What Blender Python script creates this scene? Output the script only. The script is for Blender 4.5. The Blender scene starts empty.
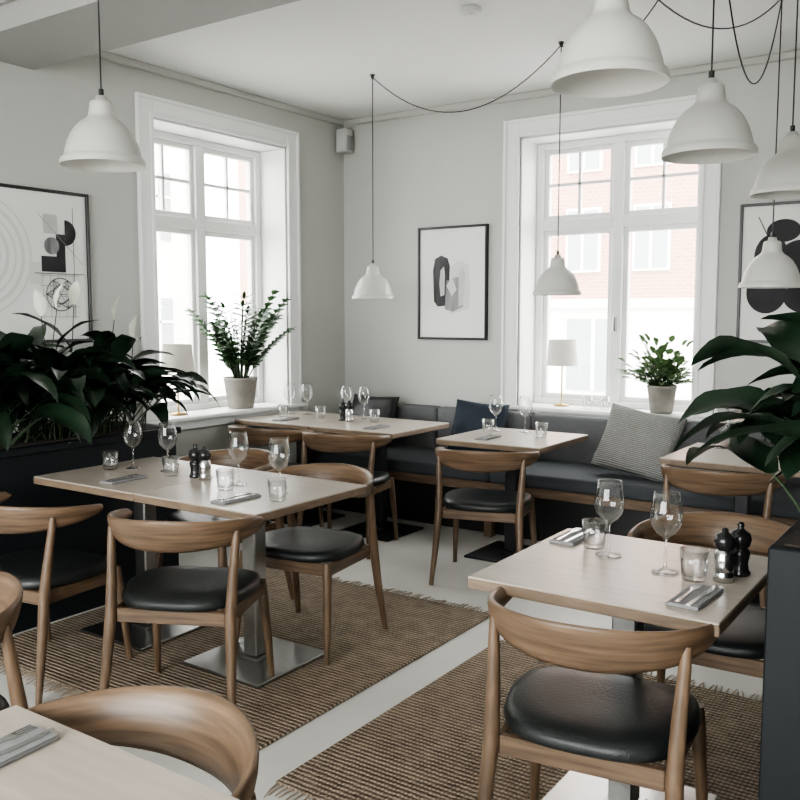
import bpy, bmesh, math, random
from mathutils import Vector, Matrix
random.seed(7)
pi=math.pi
col=bpy.context.scene.collection
# ------------------------------------------------------------------ materials
def newmat(name):
    m=bpy.data.materials.new(name); m.use_nodes=True
    nt=m.node_tree; b=nt.nodes["Principled BSDF"]
    return m,nt,b
def mat(name,c,rough=.5,metal=0,var=.0,scale=8,stretch=(1,1,1),bump=0,bscale=60,spec=None,coat=0,detail=4):
    m,nt,b=newmat(name)
    b.inputs["Base Color"].default_value=(*c,1); b.inputs["Roughness"].default_value=rough
    b.inputs["Metallic"].default_value=metal
    if spec is not None: b.inputs["Specular IOR Level"].default_value=spec
    if coat: b.inputs["Coat Weight"].default_value=coat; b.inputs["Coat Roughness"].default_value=.15
    tc=nt.nodes.new("ShaderNodeTexCoord")
    if var>0:
        mp=nt.nodes.new("ShaderNodeMapping"); mp.inputs["Scale"].default_value=stretch
        nz=nt.nodes.new("ShaderNodeTexNoise"); nz.inputs["Scale"].default_value=scale; nz.inputs["Detail"].default_value=detail
        cr=nt.nodes.new("ShaderNodeValToRGB")
        cr.color_ramp.elements[0].position=.3; cr.color_ramp.elements[1].position=.7
        cr.color_ramp.elements[0].color=(*[max(0,x*(1-var)) for x in c],1)
        cr.color_ramp.elements[1].color=(*[min(1,x*(1+var)) for x in c],1)
        nt.links.new(tc.outputs["Object"],mp.inputs[0]); nt.links.new(mp.outputs[0],nz.inputs["Vector"])
        nt.links.new(nz.outputs["Fac"],cr.inputs[0]); nt.links.new(cr.outputs[0],b.inputs["Base Color"])
    if bump>0:
        n2=nt.nodes.new("ShaderNodeTexNoise"); n2.inputs["Scale"].default_value=bscale; n2.inputs["Detail"].default_value=3
        bp=nt.nodes.new("ShaderNodeBump"); bp.inputs["Strength"].default_value=bump; bp.inputs["Distance"].default_value=.005
        nt.links.new(tc.outputs["Object"],n2.inputs["Vector"]); nt.links.new(n2.outputs["Fac"],bp.inputs["Height"]); nt.links.new(bp.outputs[0],b.inputs["Normal"])
    return m
def rugmat(name,c1,c2,sx,sy,axes=('X','Y'),nvar=.7,bd=.012):
    m,nt,b=newmat(name); b.inputs["Roughness"].default_value=.95
    tc=nt.nodes.new("ShaderNodeTexCoord")
    def wave(dirn,s,dist):
        w=nt.nodes.new("ShaderNodeTexWave"); w.bands_direction=dirn; w.inputs["Scale"].default_value=s
        w.inputs["Distortion"].default_value=dist; w.inputs["Detail"].default_value=2; w.inputs["Detail Scale"].default_value=3
        nt.links.new(tc.outputs["Object"],w.inputs["Vector"]); return w
    w1=wave(axes[1],sy,1.2); w2=wave(axes[0],sx,1.5)
    mu=nt.nodes.new("ShaderNodeMath"); mu.operation='MULTIPLY'
    ad=nt.nodes.new("ShaderNodeMath"); ad.operation='MULTIPLY_ADD'; ad.inputs[1].default_value=.6
    nt.links.new(w2.outputs["Fac"],ad.inputs[0]); ad.inputs[2].default_value=.4
    nt.links.new(w1.outputs["Fac"],mu.inputs[0]); nt.links.new(ad.outputs[0],mu.inputs[1])
    nz=nt.nodes.new("ShaderNodeTexNoise"); nz.inputs["Scale"].default_value=14; nz.inputs["Detail"].default_value=6
    nt.links.new(tc.outputs["Object"],nz.inputs["Vector"])
    a2=nt.nodes.new("ShaderNodeMath"); a2.operation='MULTIPLY_ADD'; a2.inputs[1].default_value=nvar
    sb=nt.nodes.new("ShaderNodeMath"); sb.operation='SUBTRACT'; sb.inputs[1].default_value=.5
    nt.links.new(nz.outputs["Fac"],sb.inputs[0]); nt.links.new(sb.outputs[0],a2.inputs[0]); nt.links.new(mu.outputs[0],a2.inputs[2])
    cr=nt.nodes.new("ShaderNodeValToRGB"); cr.color_ramp.elements[0].color=(*c1,1); cr.color_ramp.elements[1].color=(*c2,1)
    cr.color_ramp.elements[0].position=.0; cr.color_ramp.elements[1].position=.6
    nt.links.new(a2.outputs[0],cr.inputs[0]); nt.links.new(cr.outputs[0],b.inputs["Base Color"])
    bp=nt.nodes.new("ShaderNodeBump"); bp.inputs["Strength"].default_value=.8; bp.inputs["Distance"].default_value=bd
    nt.links.new(mu.outputs[0],bp.inputs["Height"]); nt.links.new(bp.outputs[0],b.inputs["Normal"])
    return m
def thinglass(name,t0=.97,t1=.5,lo=.03,hi=.55,blend=.25):
    m=bpy.data.materials.new(name); m.use_nodes=True; nt=m.node_tree; nt.nodes.clear()
    o=nt.nodes.new("ShaderNodeOutputMaterial"); mx=nt.nodes.new("ShaderNodeMixShader")
    t=nt.nodes.new("ShaderNodeBsdfTransparent")
    g=nt.nodes.new("ShaderNodeBsdfGlossy"); g.inputs["Roughness"].default_value=.03; g.inputs[0].default_value=(.95,.97,.97,1)
    lw=nt.nodes.new("ShaderNodeLayerWeight"); lw.inputs[0].default_value=blend
    mr=nt.nodes.new("ShaderNodeMapRange"); mr.inputs["To Min"].default_value=lo; mr.inputs["To Max"].default_value=hi
    cr=nt.nodes.new("ShaderNodeValToRGB"); cr.color_ramp.elements[0].color=(t0,t0,t0,1); cr.color_ramp.elements[1].color=(t1,t1,t1,1)
    cr.color_ramp.elements[0].position=.25
    nt.links.new(lw.outputs["Facing"],cr.inputs[0]); nt.links.new(cr.outputs[0],t.inputs[0])
    nt.links.new(lw.outputs["Facing"],mr.inputs["Value"]); nt.links.new(mr.outputs[0],mx.inputs[0])
    nt.links.new(t.outputs[0],mx.inputs[1]); nt.links.new(g.outputs[0],mx.inputs[2]); nt.links.new(mx.outputs[0],o.inputs[0])
    return m
WALL=mat("wall_paint",(.470,.472,.448),.85,var=.02,scale=2)
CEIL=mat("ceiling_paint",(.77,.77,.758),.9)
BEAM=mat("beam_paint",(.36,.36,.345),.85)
TRIM=mat("white_gloss_paint",(.78,.78,.768),.45)
FLOOR=mat("screed_floor",(.60,.59,.555),.38,var=.05,scale=2.5,bump=.04,bscale=30)
OAK=mat("oiled_oak",(.130,.083,.050),.40,var=.35,scale=5,stretch=(9,9,1.2),bump=.05,bscale=90)
OAKB=mat("oiled_oak_back",(.130,.083,.050),.38,var=.40,scale=3,stretch=(1.5,1.5,26),bump=.04,bscale=90)
OAKR=mat("oak_rail",(.13,.085,.052),.5,var=.25,scale=6,stretch=(1,10,10))
TTOP=mat("table_laminate",(.41,.362,.308),.28,var=.10,scale=3,stretch=(1.2,16,1))
TEDGE=mat("table_edge_wood",(.17,.122,.082),.5,var=.25,scale=10,stretch=(1,1,6))
LEATH=mat("black_leather",(.011,.014,.014),.40,bump=.25,bscale=160)
STEEL=mat("brushed_steel",(.38,.38,.37),.28,metal=1,var=.1,scale=20,stretch=(1,20,1))
DARKST=mat("dark_steel",(.04,.04,.045),.4,metal=.6)
FABB=mat("bench_back_fabric",(.115,.118,.12),.9,var=.12,scale=120,bump=.4,bscale=300)
FABS=mat("bench_seat_fabric",(.045,.050,.056),.85,var=.15,scale=100,bump=.4,bscale=300)
NAVY=mat("navy_velvet",(.005,.012,.024),.75,var=.2,scale=30)
CHAR=mat("charcoal_cushion",(.085,.085,.088),.9,var=.2,scale=80,bump=.4,bscale=200)
KNIT=rugmat("knit_grey",(.12,.12,.115),(.34,.335,.32),26,26,('X','Z'),.3,.006)
BLACK=mat("black_plastic",(.010,.010,.011),.45)
FRAMEB=mat("black_frame",(.010,.010,.010),.35)
PAPER=mat("art_paper",(.70,.70,.675),.6)
INK=mat("art_ink",(.015,.015,.017),.7,var=.3,scale=12)
CHARI=mat("art_charcoal",(.045,.045,.048),.7,var=.6,scale=5,stretch=(4,4,.8))
GREYI=mat("art_grey",(.22,.22,.22),.7,var=.5,scale=4,stretch=(5,5,.6))
LGREY=mat("art_light_grey",(.47,.47,.455),.7,var=.12,scale=6)
RINGG=mat("art_pale_grey",(.58,.58,.56),.7)
ENAM=mat("white_enamel",(.53,.527,.495),.28)
ENAMI=mat("white_enamel_inner",(.70,.69,.65),.5)
SHADE=mat("linen_shade",(.72,.70,.63),.9)
BRASS=mat("brass",(.50,.36,.17),.3,metal=1)
POT=mat("stone_pot",(.25,.235,.21),.9,var=.15,scale=12,bump=.3,bscale=60)
SOIL=mat("soil",(.03,.022,.016),1,bump=.6,bscale=60)
PLANT=mat("planter_paint",(.006,.0085,.0105),.6,var=.1,scale=3,spec=.3)
LEAFD=mat("dark_leaf",(.009,.022,.011),.35,var=.5,scale=9)
LEAFM=mat("zz_leaf",(.035,.085,.028),.38,var=.35,scale=9)
LEAFL=mat("light_leaf",(.09,.16,.06),.5,var=.4,scale=12)
STEM=mat("green_stem",(.025,.05,.018),.5)
SPATHE=mat("white_spathe",(.72,.73,.62),.5)
GLASS=thinglass("clear_glass",.98,.35,.04,.75,.35)
PANE=thinglass("window_pane",.98,.8,.02,.4,.15)
MILL=mat("mill_black",(.012,.012,.012),.22)
CHROME=mat("chrome",(.6,.6,.6),.13,metal=1)
NAPK=mat("linen_napkin",(.22,.22,.222),.95,var=.1,scale=60,bump=.3,bscale=200)
JUTE=rugmat("jute_weave",(.085,.062,.043),(.345,.275,.205),21,14)
FRINGE=mat("jute_fringe",(.32,.255,.19),.95)
# ------------------------------------------------------------------ mesh builder
class B:
    def __init__(s): s.v=[];s.f=[];s.m=[];s.s=[];s.mats=[]
    def mi(s,m):
        if m not in s.mats: s.mats.append(m)
        return s.mats.index(m)
    def raw(s,v,f,m,smooth=False):
        o=len(s.v); k=s.mi(m); s.v+=[tuple(p) for p in v]
        for q in f: s.f.append([i+o for i in q]); s.m.append(k); s.s.append(smooth)
    def box(s,c,d,m,bev=0,mtx=None,seg=1):
        bm=bmesh.new(); bmesh.ops.create_cube(bm,size=1)
        for v in bm.verts: v.co=Vector((v.co.x*d[0],v.co.y*d[1],v.co.z*d[2]))
        if bev>0: bmesh.ops.bevel(bm,geom=list(bm.edges),offset=bev,segments=seg,affect='EDGES',profile=.5)
        bm.verts.index_update()
        vs=[(mtx@v.co if mtx else v.co)+Vector(c) for v in bm.verts]
        s.raw(vs,[[v.index for v in f.verts] for f in bm.faces],m,seg>1); bm.free()
    def b2(s,a,b,m,bev=0):
        s.box([(a[i]+b[i])/2 for i in range(3)],[abs(b[i]-a[i]) for i in range(3)],m,bev)
    def tube(s,pts,rad,m,n=10,cap=True,sq=None):
        pts=[Vector(p) for p in pts]
        if not hasattr(rad,'__len__'): rad=[rad]*len(pts)
        vs=[];fs=[]; prev=None
        for i,p in enumerate(pts):
            t=(pts[min(i+1,len(pts)-1)]-pts[max(i-1,0)]).normalized()
            if prev is None:
                a=Vector((0,0,1)) if abs(t.z)<.9 else Vector((1,0,0)); x=t.cross(a).normalized()
            else: x=(prev-t*prev.dot(t)).normalized()
            prev=x; y=t.cross(x)
            for k in range(n):
                a=2*pi*k/n; vs.append(p+(x*math.cos(a)+y*math.sin(a))*rad[i])
        for i in range(len(pts)-1):
            for k in range(n): fs.append([i*n+k,i*n+(k+1)%n,(i+1)*n+(k+1)%n,(i+1)*n+k])
        s.raw(vs,fs,m,True)
        if cap:
            s.raw(vs[:n],[list(range(n))[::-1]],m); s.raw(vs[-n:],[list(range(n))],m)
    def lathe(s,prof,m,c=(0,0,0),n=28):
        vs=[];fs=[]
        for r,z in prof:
            for k in range(n):
                a=2*pi*k/n; vs.append((c[0]+r*math.cos(a),c[1]+r*math.sin(a),c[2]+z))
        for i in range(len(prof)-1):
            for k in range(n): fs.append([i*n+k,i*n+(k+1)%n,(i+1)*n+(k+1)%n,(i+1)*n+k])
        s.raw(vs,fs,m,True)
    def obar(s,p1,p2,w,h,m,bev=.003):
        p1=Vector(p1);p2=Vector(p2); d=p2-p1; L=d.length
        q=d.to_track_quat('X','Z').to_matrix()
        s.box((p1+p2)/2,(L,w,h),m,bev,q)
    def mesh(s,name):
        me=bpy.data.meshes.new(name); me.from_pydata(s.v,[],s.f)
        for m in s.mats: me.materials.append(m)
        me.polygons.foreach_set("material_index",s.m); me.polygons.foreach_set("use_smooth",s.s)
        me.update(); return me
    def obj(s,name,loc=(0,0,0),rz=0):
        return inst(name,s.mesh(name),loc,rz)
def inst(name,me,loc=(0,0,0),rz=0,parent=None,scale=1):
    o=bpy.data.objects.new(name,me); o.location=loc; o.rotation_euler=(0,0,rz); o.scale=(scale,)*3
    col.objects.link(o)
    if parent: o.parent=parent
    return o
def empty(name,loc=(0,0,0),rz=0):
    return inst(name,None,loc,rz)
# ------------------------------------------------------------------ room
H=3.08; RX=7.0; RY=-8.2
b=B(); b.b2((-.5,RY-.3,-.1),(RX+.3,.4,0),FLOOR); b.obj("floor")
b=B(); b.b2((-.4,RY-.3,H),(RX+.3,.4,H+.12),CEIL); b.obj("ceiling")
LY0,LY1,LZ0,LZ1=-2.01,-.72,.80,2.76
BX0,BX1,BZ0,BZ1=1.63,2.93,.82,2.77
T=.36
b=B()
b.b2((-T,RY,0),(0,LY0,H),WALL); b.b2((-T,LY1,0),(0,0,H),WALL)
b.b2((-T,LY0,0),(0,LY1,LZ0-.03),WALL); b.b2((-T,LY0,LZ1),(0,LY1,H),WALL); b.obj("wall_left")
b=B()
b.b2((-T,0,0),(BX0,T,H),WALL); b.b2((BX1,0,0),(RX,T,H),WALL)
b.b2((BX0,0,0),(BX1,T,BZ0-.03),WALL); b.b2((BX0,0,BZ1),(BX1,T,H),WALL); b.obj("wall_back")
b=B()
b.b2((RX,RY,0),(RX+.3,T,H),WALL); b.obj("wall_right")
b=B()
QX0,QX1,QZ0,QZ1=1.2,5.2,.9,2.8  # unseen rear opening, added and sized to control the fill light
b.b2((-T,RY-.3,0),(QX0,RY,H),WALL); b.b2((QX1,RY-.3,0),(RX+.3,RY,H),WALL)
b.b2((QX0,RY-.3,QZ1),(QX1,RY,H),WALL); b.b2((QX0,RY-.3,0),(QX1,RY,QZ0),WALL); b.obj("wall_rear")
# beam
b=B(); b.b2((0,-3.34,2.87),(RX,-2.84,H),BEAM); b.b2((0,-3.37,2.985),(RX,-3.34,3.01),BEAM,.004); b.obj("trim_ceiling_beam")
# cornice
b=B()
for a,c in (((0,-2.84,3.035),(.035,0,H)),((0,-.035,3.035),(RX,0,H))): b.b2(a,c,WALL,.008)
b.obj("trim_cornice")
b=B(); b.b2((0,RY,0),(.018,-.02,.14),TRIM,.004); b.obj("baseboard_left")
b=B(); b.b2((.02,-.018,0),(RX,0,.14),TRIM,.004); b.obj("baseboard_back")
# ------------------------------------------------------------------ windows (local u, depth d outward, z)
def window(name,u0,u1,z0,z1,tr):
    e=empty(name)
    def part(nm,fn):
        bb=B()
        def bx(a,c,m,bev=.004):
            p=tr(*a); q=tr(*c)
            bb.b2([min(p[i],q[i]) for i in range(3)],[max(p[i],q[i]) for i in range(3)],m,bev)
        fn(bx,bb); o=bb.obj(nm); o.parent=e
    def casing(bx,bb):
        w=.125
        for (a,c,t) in ((0,w,.02),(w-.02,w+.005,.032),(.0,.03,.03)):
            bx((u0-c,-t,z0-.0),(u0-a,0,z1+c),TRIM); bx((u1+a,-t,z0-.0),(u1+c,0,z1+c),TRIM)
            bx((u0-a,-t,z1+a),(u1+a,0,z1+c),TRIM)
        bx((u0,0,z0),(u0+.012,.30,z1),TRIM,.001); bx((u1-.012,0,z0),(u1,.30,z1),TRIM,.001)
        bx((u0,0,z1-.012),(u1,.30,z1),TRIM,.001)
    part("casing",casing)
    def sill(bx,bb):
        bx((u0-.14,-.07,z0-.03),(u1+.14,.0,z0),TRIM,.008); bx((u0,-.01,z0-.03),(u1,.34,z0),TRIM,.001)
        bx((u0-.10,-.03,z0-.09),(u1+.10,0,z0-.03),TRIM,.006)
    part("sill",sill)
    f=.055; um=(u0+u1)/2; zt=z0+ (z1-z0)*.685
    def frame(bx,bb):
        d0,d1=.25,.34
        bx((u0+.012,d0,z0),(u0+.012+f,d1,z1-.012),TRIM); bx((u1-.012-f,d0,z0),(u1-.012,d1,z1-.012),TRIM)
        bx((u0+.012+f,d0,z0),(u1-.012-f,d1,z0+.045),TRIM); bx((u0+.012+f,d0,z1-.06),(u1-.012-f,d1,z1-.012),TRIM)
        bx((um-.04,d0,z0+.045),(um+.04,d1,z1-.06),TRIM)
        bx((u0+.012+f,d0,zt-.04),(um-.04,d1,zt+.04),TRIM); bx((um+.04,d0,zt-.04),(u1-.012-f,d1,zt+.04),TRIM)
        for a,c in ((u0+.012+f,um-.04),(um+.04,u1-.012-f)):
            for zz0,zz1 in ((z0+.045,zt-.04),(zt+.04,z1-.06)):
                s=.035; e0,e1=.275,.325
                bx((a,e0,zz0),(a+s,e1,zz1),TRIM); bx((c-s,e0,zz0),(c,e1,zz1),TRIM)
                bx((a+s,e0,zz0),(c-s,e1,zz0+s),TRIM); bx((a+s,e0,zz1-s),(c-s,e1,zz1),TRIM)
            cu=(a+c)/2; cz=(zt+.04+z1-.06)/2
            bx((cu-.011,.285,zt+.075),(cu+.011,.315,z1-.095),TRIM,.002); bx((a+.035,.285,cz-.011),(c-.035,.315,cz+.011),TRIM,.002)
        bx((um-.012,.225,z0+.55),(um+.012,.25,z0+.66),CHROME,.004)
    part("sash_frame",frame)
    def pane(bx,bb):
        bx((u0+.07,.298,z0+.05),(u1-.07,.302,z1-.07),PANE,0)
    part("glass_pane",pane)
window("window_1",LY0,LY1,LZ0,LZ1,lambda u,d,z:(-d,u,z))
window("window_2",BX0,BX1,BZ0,BZ1,lambda u,d,z:(u,d,z))
# ------------------------------------------------------------------ exterior
BRICK,nt,bs=newmat("overexposed_brick"); bs.inputs["Roughness"].default_value=.9  # overexposed look outdoors is put into the paled brick colours
tc=nt.nodes.new("ShaderNodeTexCoord"); mp=nt.nodes.new("ShaderNodeMapping"); mp.inputs["Rotation"].default_value=(pi/2,0,0)
bt=nt.nodes.new("ShaderNodeTexBrick"); bt.inputs["Scale"].default_value=3
bt.inputs["Color1"].default_value=(.42,.225,.175,1); bt.inputs["Color2"].default_value=(.46,.26,.205,1); bt.inputs["Mortar"].default_value=(.52,.40,.34,1)
nt.links.new(tc.outputs["Object"],mp.inputs[0]); nt.links.new(mp.outputs[0],bt.inputs["Vector"]); nt.links.new(bt.outputs[0],bs.inputs["Base Color"])
STUC=mat("pale_stucco",(.80,.79,.76),.9); EXTG=mat("exterior_glass",(.30,.33,.34),.15)
PAVE=mat("pavement",(.55,.54,.52),.9,var=.1)
b=B()
FY=13.0
b.b2((-14,FY,-1),(8,FY+.5,1.7),STUC); b.b2((-14,FY,1.7),(8,FY+.5,9),BRICK); b.b2((-14,FY-.15,1.65),(8,FY,1.85),STUC)
for i in range(14):
    x=-13+i*1.55
    for z in (2.5,4.7,6.9):
        b.b2((x-.06,FY-.06,z-.06),(x+.76,FY,z+1.36),STUC); b.b2((x,FY-.08,z),(x+.7,FY-.06,z+1.3),EXTG)
        b.b2((x+.32,FY-.10,z),(x+.38,FY-.08,z+1.3),STUC); b.b2((x,FY-.10,z+.8),(x+.7,FY-.08,z+.86),STUC)
    if i%2==0: b.b2((x,FY-.05,-.2),(x+1.3,FY,1.4),EXTG); b.b2((x+.6,FY-.08,-.2),(x+.68,FY-.05,1.4),STUC)
b.obj("brick_building")
b=B()
b.b2((-13,-8,-1),(-12.5,10,9),STUC)
for i in range(9):
    y=-7+i*1.9
    for z in (.3,3.3,6.2): b.b2((-12.5,y,z),(-12.45,y+.9,z+1.6),EXTG); b.b2((-12.45,y+.42,z),(-12.40,y+.48,z+1.6),STUC); b.b2((-12.45,y,z+1.0),(-12.40,y+.9,z+1.06),STUC)
b.obj("stucco_building")
b=B(); b.b2((-30,-30,-.5),(30,30,-.4),PAVE); b.obj("street_ground")
# ------------------------------------------------------------------ dining chair (faces +Y)
def chair_mesh():
    b=B()
    N=40; rings=[(.90,.0),(1.0,.010),(1.02,.024),(.99,.040),(.90,.050),(.6,.053),(.25,.050)]
    def outl(a,s):
        c,sn=math.cos(a),math.sin(a); p=2/3.2
        x=abs(c)**p*math.copysign(1,c); y=abs(sn)**p*math.copysign(1,sn)
        w=.245 if y>0 else .245-.035*(-y)
        return (x*w*s, y*.225*s+.005)
    vs=[];fs=[]
    for s,z in rings:
        for k in range(N):
            x,y=outl(2*pi*k/N,s); dz=.012*(abs(x)/.24)**2 if z>.03 else 0
            vs.append((x,y,.415+z+dz*0.8))
    for i in range(len(rings)-1):
        for k in range(N): fs.append([i*N+k,i*N+(k+1)%N,(i+1)*N+(k+1)%N,(i+1)*N+k])
    fs.append([(len(rings)-1)*N+k for k in range(N)]); fs.append([k for k in range(N)][::-1])
    b.raw(vs,fs,LEATH,True)
    z=.392
    b.obar((-.215,.19,z),(.215,.19,z),.022,.052,OAKB); b.obar((-.205,-.185,z),(.205,-.185,z),.022,.052,OAKB)
    for s in(-1,1): b.obar((s*.205,-.18,z),(s*.22,.19,z),.022,.052,OAKB)
    for s in(-1,1):
        b.tube([(s*.245,.235,0),(s*.236,.215,.2),(s*.224,.197,.37),(s*.222,.193,.425)],[.0125,.017,.021,.017],OAK,12)
        b.tube([(s*.250,-.262,0),(s*.236,-.225,.2),(s*.226,-.195,.40),(s*.230,-.172,.55),(s*.236,-.155,.66),(s*.238,-.150,.71)],[.0125,.018,.022,.018,.015,.012],OAK,12)
    n=48; m=14; vs=[];fs=[]
    for i in range(n+1):
        u=-1+2*i/n; t=u*math.radians(106)
        x=.278*math.sin(t); y=-.262*math.cos(t)
        k=abs(u)
        if k>.8: y+= (k-.8)*.06
        hh=.047*(1-k**1.6)+.017
        zc=.722-(hh-.017)*.35-.012*k
        th=.0115+.006*k
        if k>.93:
            q=math.sqrt(max(0.02,1-((k-.93)/.07)**2)); hh*=q; th*=q
        nx,ny=math.sin(t),-math.cos(t)
        for j in range(m):
            a=2*pi*j/m; r=th*math.cos(a); h=hh*math.sin(a)
            lean=h*.38*(1-k*.6)
            vs.append((x+nx*(r+lean),y+ny*(r+lean),zc+h))
    for i in range(n):
        for j in range(m): fs.append([i*m+j,i*m+(j+1)%m,(i+1)*m+(j+1)%m,(i+1)*m+j])
    fs.append(list(range(m))); fs.append([n*m+j for j in range(m)][::-1])
    b.raw(vs,fs,OAKB,True)
    return b.mesh("dining_chair")
CH=chair_mesh()
D=math.radians
RT=.0125
for x,y,h,z in ((1.36,-3.80,8,0),(2.11,-3.67,26,RT),(2.05,-2.90,186,RT),(1.36,-2.78,178,RT),(.56,-1.52,6,0),(1.16,-1.46,14,0),
              (2.23,-1.56,16,0),(3.80,-3.80,8,RT),(3.87,-2.95,182,RT),(3.50,-1.46,5,0),(3.405,-5.08,176,0),(2.33,-4.84,176,0)):
    inst("dining_chair",CH,(x,y,z),D(h))
# ------------------------------------------------------------------ tables
def table_mesh(post,plate):
    b=B()
    b.box((0,0,.745-.003),(.69,.69,.006),TTOP,.002)
    b.box((0,0,.745-.020),(.692,.692,.030),TEDGE,.003)
    b.box((0,0,.695),(.30,.30,.02),DARKST,.003)
    b.box((0,0,.36),(.075,.075,.66),post,.006)
    b.box((0,0,.008),(.44,.44,.014),plate,.004); b.box((0,0,.022),(.11,.11,.016),plate,.004)
    return b.mesh("dining_table")
TS=table_mesh(STEEL,STEEL); TD=table_mesh(DARKST,DARKST)
for x,y,m in ((1.337,-3.24,TS),(2.032,-3.24,TS),(.41,-1.03,TD),(1.105,-1.03,TD),(2.145,-1.07,TD),(3.758,-3.475,TS),(3.50,-1.03,TD),(3.445,-5.352,TS)):
    inst("dining_table",m,(x,y,RT if y in(-3.24,-3.475) else 0))
# ------------------------------------------------------------------ rugs
def rug(x0,x1,y0,y1):
    b=B(); w=x1-x0; d=y1-y0
    b.box((0,0,.006),(w,d,.012),JUTE,.004)
    n=int(w/.022)
    for i in range(n):
        x=-w/2+.01+i*(w-.02)/n
        for s in(-1,1):
            L=random.uniform(.05,.085); dx=random.uniform(-.02,.02)
            b.tube([(x,s*(d/2-.003),.006),(x+dx*.4,s*(d/2+L*.5),.007),(x+dx,s*(d/2+L),.0035)],[.0035,.003,.002],FRINGE,5)
    b.obj("jute_rug",((x0+x1)/2,(y0+y1)/2,0))
rug(.90,2.59,-3.86,-2.14); rug(2.78,4.17,-3.94,-2.44)
# ------------------------------------------------------------------ bench
e=empty("banquette_bench")
def soft(nm,a,c,m,bev):
    bb=B(); bb.box([(a[i]+c[i])/2 for i in range(3)],[c[i]-a[i] for i in range(3)],m,bev,None,4); o=bb.obj(nm); o.parent=e
for i in range(3):
    x0=.22+i*1.6; soft("seat_cushion",(x0,-.80,.375),(x0+1.595,-.15,.465),FABS,.03)
for i in range(6):
    x0=.22+i*.8; soft("back_panel",(x0,-.17,.44),(x0+.796,-.045,.785),FABB,.03)
b=B(); b.b2((.22,-.78,.315),(5.02,-.05,.375),OAKR,.004); b.b2((.22,-.785,.33),(5.02,-.765,.365),OAKR,.003); b.obj("front_rail").parent=e
b=B(); b.b2((.26,-.66,0),(4.98,-.06,.315),BLACK,.004)
for x in(.30,1.8,3.4,4.9): b.b2((x-.03,-.76,0),(x+.03,-.70,.315),OAKR,.004)
b.obj("plinth").parent=e
# cushions
def cushion(name,w,h,t,loc,rot,m):
    n=18; vs=[];fs=[]
    for s in(1,-1):
        for i in range(n+1):
            for j in range(n+1):
                u=-1+2*i/n; v=-1+2*j/n
                th=t/2*((1-u**4)*(1-v**4))**.45
                px=u*w/2*(1-.07*(1-abs(v)**1)*abs(u)**3*1.0); pz=v*h/2*(1-.07*(1-abs(u))*abs(v)**3)
                th*=1+.06*math.sin(5*u+3*v)
                vs.append((px,s*th,pz))
    o=(n+1)**2
    for k in(0,1):
        for i in range(n):
            for j in range(n):
                q=[k*o+i*(n+1)+j,k*o+(i+1)*(n+1)+j,k*o+(i+1)*(n+1)+j+1,k*o+i*(n+1)+j+1]
                fs.append(q if k else q[::-1])
    b=B(); b.raw(vs,fs,m,True); ob=b.obj(name,loc); ob.rotation_euler=rot
    bm=bmesh.new(); bm.from_mesh(ob.data); bmesh.ops.remove_doubles(bm,verts=bm.verts,dist=.0005); bmesh.ops.recalc_face_normals(bm,faces=bm.faces); bm.to_mesh(ob.data); bm.free()
cushion("knitted_cushion",.52,.44,.15,(2.71,-.44,.68),(D(-26),D(8),D(-6)),KNIT)
cushion("charcoal_cushion",.40,.36,.12,(3.08,-.32,.65),(D(-18),0,D(4)),CHAR)
cushion("navy_cushion",.42,.40,.13,(1.50,-.37,.675),(D(-20),D(3),D(5)),NAVY)
cushion("black_cushion",.44,.40,.13,(.55,-.37,.675),(D(-20),0,0),BLACK)
# ------------------------------------------------------------------ posters
def poster(name,w,h,tr_rot,loc,fn):
    e=empty(name,loc); e.rotation_euler=tr_rot
    b=B(); f=.018
    b.b2((-w/2,-.03,-h/2),(-w/2+f,0,h/2),FRAMEB,.002); b.b2((w/2-f,-.03,-h/2),(w/2,0,h/2),FRAMEB,.002)
    b.b2((-w/2+f,-.03,-h/2),(w/2-f,0,-h/2+f),FRAMEB,.002); b.b2((-w/2+f,-.03,h/2-f),(w/2-f,0,h/2),FRAMEB,.002)
    b.obj("frame").parent=e
    b=B(); b.b2((-w/2+f,-.014,-h/2+f),(w/2-f,-.002,h/2-f),PAPER)
    d=[-.0145]
    def poly(pts,m):
        d[0]-=.0003; b.raw([(x,d[0],z) for x,z in pts],[list(range(len(pts)))],m)
    def disc(x,z,rx,m,rz=None,a0=0,a1=360):
        rz=rz or rx; k=40; poly([(x+rx*math.cos(D(a0+(a1-a0)*i/k)),z+rz*math.sin(D(a0+(a1-a0)*i/k))) for i in range(k+(a1-a0<360))],m)
    def ring(x,z,r,t,m,a0=0,a1=360):
        k=48; d[0]-=.0003; vs=[];fs=[]
        for i in range(k+1):
            a=D(a0+(a1-a0)*i/k)
            for rr in(r-t/2,r+t/2): vs.append((x+rr*math.cos(a),d[0],z+rr*math.sin(a)))
        for i in range(k): fs.append([2*i,2*i+1,2*i+3,2*i+2])
        b.raw(vs,fs,m)
    def line(x0,z0,x1,z1,t,m):
        v=Vector((x1-x0,z1-z0)).normalized()*t/2; poly([(x0-v.y,z0+v.x),(x1-v.y,z1+v.x),(x1+v.y,z1-v.x),(x0+v.y,z0-v.x)],m)
    fn(poly,disc,ring,line); b.obj("print").parent=e
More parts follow.
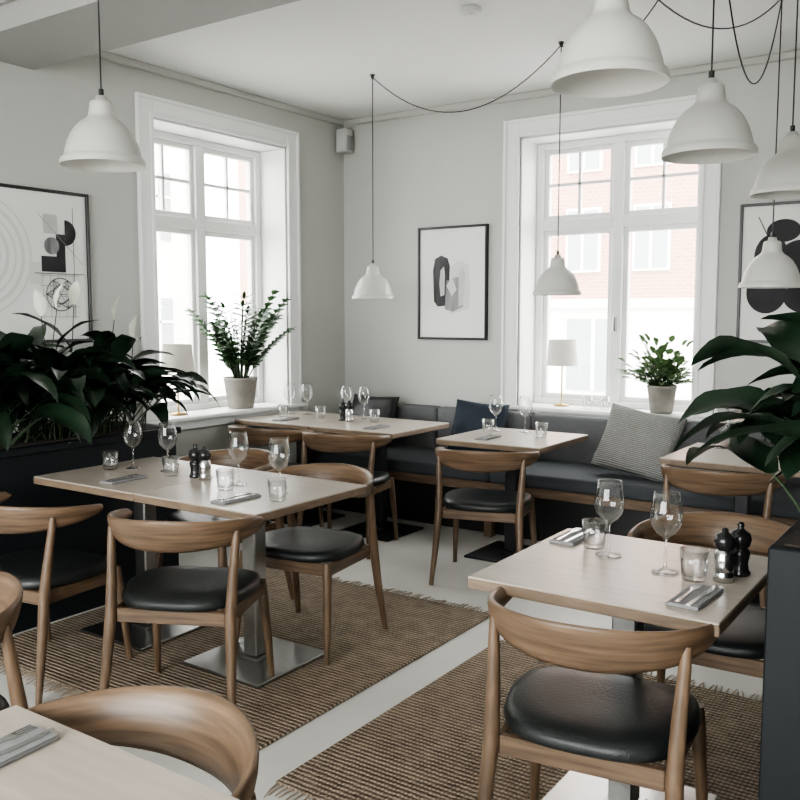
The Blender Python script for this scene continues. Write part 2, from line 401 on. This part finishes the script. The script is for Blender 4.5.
def art_back(poly,disc,ring,line):
    poly([(-.02,-.24),(.15,-.20),(.16,.0),(.14,.14),(.05,.17),(-.01,.12)],RINGG)
    poly([(-.165,-.14),(-.13,-.18),(-.03,-.17),(-.02,.13),(-.04,.19),(-.10,.215),(-.155,.19),(-.175,.10)],CHARI)
    poly([(-.105,-.10),(-.07,-.09),(-.065,.07),(-.075,.13),(-.105,.10),(-.115,.0)],LGREY)
    poly([(-.065,-.20),(.01,-.22),(.10,-.18),(.11,-.02),(.05,.05),(-.05,.02)],GREYI)
    poly([(.06,-.18),(.10,-.17),(.12,.06),(.09,.12),(.06,.08)],LGREY)
    poly([(-.05,-.02),(.0,-.10),(.04,-.05),(.0,.05)],RINGG)
def art_right(poly,disc,ring,line):
    disc(-.05,.26,.10,INK,.07); disc(-.12,.10,.10,INK,.14); disc(.05,.08,.13,INK,.12); disc(-.14,-.12,.12,INK,.13); disc(.10,-.15,.14,INK,.10)
    line(-.2,.35,.15,-.38,.006,INK); disc(-.02,-.03,.06,LGREY); disc(.18,.25,.05,GREYI,.10)
def art_left(poly,disc,ring,line):
    for i in range(6): ring(-.20,.05,.10+i*.047,.012 if i%2 else .022,RINGG)
    poly([(.20,-.03),(.36,-.03),(.36,.19),(.30,.19),(.30,.06),(.20,.06)],INK); disc(.36,.20,.075,INK,None,-90,90); disc(.27,.12,.05,GREYI)
    poly([(.22,.19),(.31,.19),(.31,.30),(.22,.30)],LGREY); poly([(.12,-.10),(.2,-.10),(.2,.02),(.12,.02)],RINGG)
    ring(.32,-.16,.095,.005,INK); ring(.32,-.16,.055,.004,INK)
    for k in range(6):
        a=D(60*k); a2=D(60*k+120); line(.32+.095*math.cos(a),-.16+.095*math.sin(a),.32+.095*math.cos(a2),-.16+.095*math.sin(a2),.004,INK)
        line(.32,-.16,.32+.095*math.cos(a),-.16+.095*math.sin(a),.003,INK)
    for k in range(5): line(.20+.05*k,-.30,.20+.05*k,-.04,.0025,GREYI); line(.18,-.29+.06*k,.44,-.29+.06*k,.0025,GREYI)
    line(.41,-.3,.41,.35,.004,INK); line(.15,-.04,.48,-.04,.004,INK); line(.18,.3,.47,.02,.003,GREYI)
poster("framed_poster",.62,.87,(0,0,0),(1.065,-.003,1.735),art_back)
poster("framed_poster",.62,.87,(0,0,0),(3.50,-.003,1.75),art_right)
poster("framed_poster",1.05,.88,(0,0,D(90)),(.003,-3.05,1.77),art_left)
# speaker, smoke detector
b=B(); b.box((0,0,0),(.11,.10,.19),LGREY,.01); b.box((.056,0,-.02),(.006,.08,.12),GREYI,.003); b.box((-.06,0,0),(.03,.03,.06),BLACK,.003); b.obj("wall_speaker",(.077,-.085,2.90))
b=B(); b.lathe([(0,0),(.055,0),(.058,-.02),(.04,-.032),(.038,-.026),(.028,-.026),(.026,-.036),(0,-.038)],TRIM); b.obj("smoke_detector",(2.23,-1.78,H))
# ------------------------------------------------------------------ pendants
def pendant(x,y,zb,dia):
    s=dia/.29
    b=B()
    outer=[(.0,.238),(.018,.238),(.022,.222),(.034,.220),(.040,.214),(.043,.190),(.046,.170),(.056,.158),(.076,.144),(.094,.126),(.108,.104),(.119,.080),(.127,.054),(.131,.034),(.133,.028),(.142,.022),(.145,.012),(.145,0)]
    inner=[(.145,0),(.141,0),(.141,.010),(.129,.024),(.122,.055),(.113,.080),(.102,.102),(.088,.122),(.070,.139),(.040,.156),(0,.162)]
    b.lathe([(r*s,z*s) for r,z in outer],ENAM,n=40); b.lathe([(r*s,z*s) for r,z in inner],ENAMI,n=40)
    b.tube([(0,0,.232*s),(0,0,.262*s)],.009*s,BLACK,10)
    b.tube([(0,0,.16*s),(0,0,.12*s)],.018*s,TRIM,12)
    b.lathe([(0,.045*s),(.018*s,.05*s),(.028*s,.07*s),(.028*s,.085*s),(.016*s,.115*s),(.014*s,.125*s)],ENAMI,n=16)
    b.tube([(0,0,.255*s),(0,0,H-zb-.004)],.0035,BLACK,6)
    b.tube([(0,0,H-zb-.03),(0,0,H-zb-.001)],[.006,.018],BLACK,10)
    b.obj("pendant_lamp",(x,y,zb))
PB=(1.05,-1.03); PC=(2.38,-.98); PE=(3.655,-2.43); PG=(3.61,-1.08); PF=(3.80,-1.67)
pendant(1.475,-3.52,2.11,.345); pendant(*PB,1.60,.29); pendant(*PC,1.61,.29)
pendant(3.665,-3.48,2.14,.33); pendant(*PE,2.09,.35); pendant(*PF,2.02,.33); pendant(*PG,1.63,.31)
def swag(a,c,sag,n=24):
    b=B(); z=H-.018; pts=[]
    for i in range(n+1):
        t=i/n; pts.append((a[0]+(c[0]-a[0])*t,a[1]+(c[1]-a[1])*t,z-sag*4*t*(1-t)))
    b.tube(pts,.0035,BLACK,6); b.obj("pendant_cable")
swag(PB,PC,.30); swag(PC,PE,.28); swag(PE,PG,.55); swag(PF,(4.9,-1.5),.5); swag(PG,(3.3,-3.2),.35)
# ------------------------------------------------------------------ glassware
b=B(); b.lathe([(0,.002),(.034,.0015),(.036,.003),(.020,.006),(.006,.012),(.0042,.03),(.004,.085),(.008,.094),(.024,.105),(.036,.122),(.042,.142),(.041,.165),(.036,.190),(.033,.212),(.0315,.212)],GLASS,n=32); WG=b.mesh("wine_glass")
b=B(); b.lathe([(0,.001),(.030,.001),(.033,.006),(.036,.04),(.040,.088),(.038,.088),(.034,.04),(.030,.014),(0,.012)],GLASS,n=24); TU=b.mesh("water_tumbler")
b=B(); b.lathe([(0,0),(.026,0),(.027,.006),(.022,.014),(.020,.03),(.024,.05),(.025,.058),(.019,.064),(.018,.068),(.024,.074),(.027,.090),(.022,.106),(.010,.113),(.007,.118),(.009,.124),(.006,.131),(0,.132)],MILL,n=22); MB=b.mesh("pepper_mill")
b=B(); b.lathe([(0,0),(.027,0),(.027,.02),(.024,.024),(.026,.03),(.026,.075),(.020,.084)],CHROME,n=22); b.lathe([(.020,.084),(.025,.092),(.027,.108),(.021,.124),(.009,.131),(.009,.140),(0,.143)],MILL,n=22); MS=b.mesh("salt_mill")
b=B(); b.box((0,0,.0035),(.085,.20,.007),NAPK,.002); b.box((.004,0,.0085),(.075,.198,.003),NAPK,.001); NP=b.mesh("napkin")
def flat(b,pts,z,th,m):
    n=len(pts); b.raw([(x,y,z) for x,y in pts]+[(x,y,z+th) for x,y in pts],[list(range(n))[::-1],[n+i for i in range(n)]]+[[i,(i+1)%n,n+(i+1)%n,n+i] for i in range(n)],m)
b=B(); flat(b,[(-.006,-.09),(.006,-.09),(.004,-.02),(.003,.03),(.010,.045),(.011,.055),(-.011,.055),(-.010,.045),(-.003,.03),(-.004,-.02)],0,.002,CHROME)
for k in range(4): flat(b,[(-.011+k*.0062,.055),(-.0075+k*.0062,.055),(-.0080+k*.0062,.095),(-.0103+k*.0062,.095)],0,.0018,CHROME)
FK=b.mesh("fork")
b=B(); flat(b,[(-.006,-.10),(.006,-.10),(.005,0),(.008,.01),(.009,.07),(.003,.105),(-.005,.108),(-.006,0)],0,.002,CHROME); KN=b.mesh("table_knife")
def setting(x,y,z,r=0):
    inst("napkin",NP,(x,y,z),D(r)); c,s=math.cos(D(r)),math.sin(D(r))
    inst("fork",FK,(x-c*.018,y-s*.018,z+.0102),D(r+2)); inst("table_knife",KN,(x+c*.018,y+s*.018,z+.0102),D(r-1))
Z0=.7455; Z1=Z0+RT
for x,y,z in ((1.20,-3.19,Z1),(1.40,-3.15,Z1),(1.92,-3.21,Z1),(2.20,-3.26,Z1),(3.66,-3.39,Z1),(3.86,-3.47,Z1),
            (.17,-.90,Z0),(.30,-.85,Z0),(.66,-.83,Z0),(.82,-.83,Z0),(1.93,-.90,Z0),(2.12,-.86,Z0),(3.33,-.85,Z0),(3.62,-.9,Z0)):
    inst("wine_glass",WG,(x,y,z),0,None,1.09)
for x,y,z in ((1.13,-3.27,Z1),(1.50,-3.22,Z1),(1.95,-3.32,Z1),(2.28,-3.36,Z1),(3.59,-3.33,Z1),(3.95,-3.50,Z1),
            (.24,-1.05,Z0),(1.0,-.95,Z0),(.54,-.98,Z0),(1.94,-1.02,Z0),(2.30,-1.0,Z0),(3.45,-.95,Z0)):
    inst("water_tumbler",TU,(x,y,z))
for x,y,z in ((1.62,-3.18,Z1),(4.04,-3.37,Z1),(.76,-1.0,Z0)): inst("pepper_mill",MB,(x,y,z),0,None,1.15)
for x,y,z in ((1.70,-3.20,Z1),(4.02,-3.46,Z1),(.84,-1.03,Z0)): inst("salt_mill",MS,(x,y,z),0,None,1.05)
for x,y,z,r in ((1.42,-3.42,Z1,2),(2.13,-3.44,Z1,-2),(3.485,-3.25,Z1,0),(4.0,-3.66,Z1,-3),(2.05,-1.22,Z0,3),(1.2,-1.2,Z0,0),(.4,-1.2,Z0,0),(3.26,-5.15,Z0,4)):
    setting(x,y,z,r)
# ------------------------------------------------------------------ foliage
def leaf(b,base,az,el,pet,L,W,droop,m,roll=0,stem=STEM,pr=.0035,n=9,fold=.25,ok=None):
    p=Vector(base); e=el; h=Vector((math.cos(az),math.sin(az),0)); side=Vector((-math.sin(az),math.cos(az),0))
    pts=[p.copy()]
    for i in range(4):
        e-=droop*.25/4; p=p+(h*math.cos(e)+Vector((0,0,1))*math.sin(e))*pet/4; pts.append(p.copy())
    vs=[];fs=[]
    for i in range(n+1):
        s=i/n; w=W*math.sin(pi*min(1,s*.93+.05))**.8*(1-.35*s) if i<n else .0005
        d=h*math.cos(e)+Vector((0,0,1))*math.sin(e); up=(Vector((0,0,1))*math.cos(e)-h*math.sin(e))
        sd=(side*math.cos(roll)+up*math.sin(roll)); u2=(up*math.cos(roll)-side*math.sin(roll))
        wob=.12*w*math.sin(s*14+az*5)
        vs+= [p-sd*w+u2*(w*fold+wob), p-sd*w*.5+u2*w*fold*.35, p, p+sd*w*.5+u2*w*fold*.35, p+sd*w+u2*(w*fold-wob)]
        e-=droop*.75/n; p=p+d*L/n
    if ok and not all(ok(v) for v in vs): return False
    if pet>0: b.tube(pts,[pr,pr,pr*.9,pr*.8,pr*.7],stem,5,False)
    for i in range(n):
        for j in range(4): fs.append([i*5+j,i*5+j+1,i*5+j+6,i*5+j+5])
    b.raw(vs,fs,m,True); return True
def R(a,c): return random.uniform(a,c)
# left planter
e=empty("peace_lily_planter")
b=B(); b.b2((.36,-3.95,0),(.86,-2.62,.86),PLANT,.004)
b.b2((.34,-3.97,.84),(.88,-2.60,.875),PLANT,.003); b.obj("planter_box").parent=e
b=B(); b.b2((.39,-3.92,.872),(.83,-2.66,.878),SOIL); b.obj("soil").parent=e
b=B(); cnt=0
okl=lambda v: v.x>.03 and v.z<1.52 and v.y< -2.38-.42*max(0,(v.z-1.08)/.3)
for i in range(1500):
    if cnt>=240: break
    x=R(.45,.78); y=R(-3.85,-2.68); az=R(0,2*pi)
    if cnt%3==0: az=R(-1.2,1.4)
    cnt+=leaf(b,(x,y,.87),az,D(R(50,88)),R(.18,.46),R(.26,.40),R(.048,.078),D(R(70,140)),LEAFD,R(-.5,.5),ok=okl)
for x,y,a,h in ((.72,-2.98,.5,.60),(.62,-3.12,2,.68),(.78,-3.32,5,.62),(.6,-3.25,1,.66),(.75,-2.85,0,.5)):
    leaf(b,(x,y,.87),a,D(87),h,.13,.036,D(22),SPATHE,.3,fold=.5)
b.obj("foliage").parent=e
# right planter
e=empty("peace_lily_planter")
b=B(); b.b2((4.222,-3.90,0),(4.74,-2.75,.98),PLANT,.004); b.obj("planter_box").parent=e
b=B(); b.b2((4.25,-3.87,.978),(4.71,-2.78,.985),SOIL); b.obj("soil").parent=e
b=B(); cnt=0
okr=lambda v: v.x>3.90 and v.z<1.50 and (v.x>4.12 or v.z>1.06) and (v.z>.99 or v.y<-3.93) and v.y>-4.15
for i in range(4000):
    if cnt>=125: break
    x=R(4.27,4.65); y=R(-3.84,-3.0); az=R(0,2*pi) if i%3 else R(pi*.6,pi*1.4)
    cnt+=leaf(b,(x,y,.98),az,D(R(40,88)),R(.16,.44),R(.26,.40),R(.055,.082),D(R(70,140)),LEAFD,R(-.4,.4),n=12,ok=okr)
b.obj("foliage").parent=e
# zz plant
def pot(b,r,h): b.lathe([(0,0),(r*.72,0),(r*.76,.01),(r*.98,h*.9),(r,h*.9),(r*1.02,h),(r*.93,h),(r*.9,h*.88),(0,h*.88)],POT,n=32)
e=empty("potted_zz_plant",(-.08,-1.16,LZ0)); b=B(); pot(b,.125,.23); b.obj("pot").parent=e
b=B(); b.lathe([(0,.206),(.11,.206)],SOIL); b.obj("soil").parent=e
b=B()
okz=lambda v: v.x>-.16 and (v.x>.10 or v.y<.40)
for i in range(30):
    az=2*pi*i/15+R(-.2,.2); el=D(R(62,88)); L=R(.42,.68); p=Vector((.04*math.cos(az),.04*math.sin(az),.2)); n=13; pts=[p.copy()]; es=el
    if math.cos(az)<-.2: el=D(R(80,88)); es=el; L*=.85
    for k in range(n):
        es-=D(R(1,3.2)); p=p+Vector((math.cos(az)*math.cos(es),math.sin(az)*math.cos(es),math.sin(es)))*L/n; pts.append(p.copy())
        if k>1:
            for s in(-1,1): leaf(b,p,az+s*1.05,es*.55+.1,0,R(.08,.115),.030,D(35),LEAFM,s*.3,n=5,ok=okz)
    b.tube(pts,[.007*(1-.6*k/n) for k in range(n+1)],STEM,6); leaf(b,p,az,es,0,.08,.018,D(20),LEAFM,n=5,ok=okz)
b.obj("foliage").parent=e
e=empty("potted_houseplant",(2.68,.10,BZ0)); b=B(); pot(b,.10,.19); b.obj("pot").parent=e
b=B(); b.lathe([(0,.17),(.085,.17)],SOIL); b.obj("soil").parent=e
b=B()
okh=lambda v: v.y<.135 and v.x<.225
for i in range(300):
    az=R(0,2*pi); el=D(R(25,88)); L=R(.08,.34)
    if math.sin(az)>0: L*=.6
    leaf(b,(.03*math.cos(az),.03*math.sin(az),.17),az,el,L*(.55+.45*math.sin(el)),R(.05,.08),R(.02,.03),D(R(30,70)),LEAFL,R(-.6,.6),pr=.002,n=6,ok=okh)
b.obj("foliage").parent=e
# sill lamps
def lamp(x,y,z):
    b=B(); b.lathe([(0,0),(.06,0),(.06,.012),(.012,.018),(.006,.03),(.006,.34),(0,.34)],BRASS,n=24)
    b.lathe([(.115,.30),(.100,.49)],SHADE,n=32); b.lathe([(.112,.302),(.097,.488)],SHADE,n=32)
    b.tube([(-.1,0,.47),(.1,0,.47)],.002,BRASS,5); b.tube([(0,0,.34),(0,0,.47)],.004,BRASS,6); b.lathe([(.012,.34),(.028,.38),(.028,.41),(0,.44)],ENAMI,n=12)
    b.obj("table_lamp",(x,y,z))
lamp(1.92,.14,BZ0); lamp(-.10,-1.75,LZ0)
inst("water_tumbler",TU,(2.15,.08,BZ0)); inst("water_tumbler",TU,(2.27,.10,BZ0))
# ------------------------------------------------------------------ light
w=bpy.data.worlds.new("overcast"); bpy.context.scene.world=w; w.use_nodes=True
bg=w.node_tree.nodes["Background"]; bg.inputs[0].default_value=(.985,1,.99,1); bg.inputs[1].default_value=19.5
def portal(nm,loc,rot,sx,sy):
    l=bpy.data.lights.new(nm,'AREA'); l.shape='RECTANGLE'; l.size=sx; l.size_y=sy
    try: l.cycles.is_portal=True
    except Exception: pass
    o=bpy.data.objects.new(nm,l); o.location=loc; o.rotation_euler=rot; col.objects.link(o)
portal("opening_portal",((BX0+BX1)/2,.38,(BZ0+BZ1)/2),(D(-90),0,0),1.3,1.95)
portal("opening_portal",(-.38,(LY0+LY1)/2,(LZ0+LZ1)/2),(0,D(-90),0),1.95,1.3)
portal("opening_portal",((QX0+QX1)/2,RY-.32,(QZ0+QZ1)/2),(D(90),0,0),QX1-QX0,QZ1-QZ0)  # portal on the added rear fill opening
try: bpy.context.scene.view_settings.look='AgX - Medium High Contrast'
except Exception as ex: print(ex)
# ------------------------------------------------------------------ camera
c=bpy.data.cameras.new("camera"); c.sensor_width=36; c.lens=890/800*36; c.clip_start=.05
o=bpy.data.objects.new("camera",c); o.location=(4.64,-5.95,1.49); o.rotation_euler=(D(90-5.45),0,D(34.4)); col.objects.link(o)
bpy.context.scene.camera=o
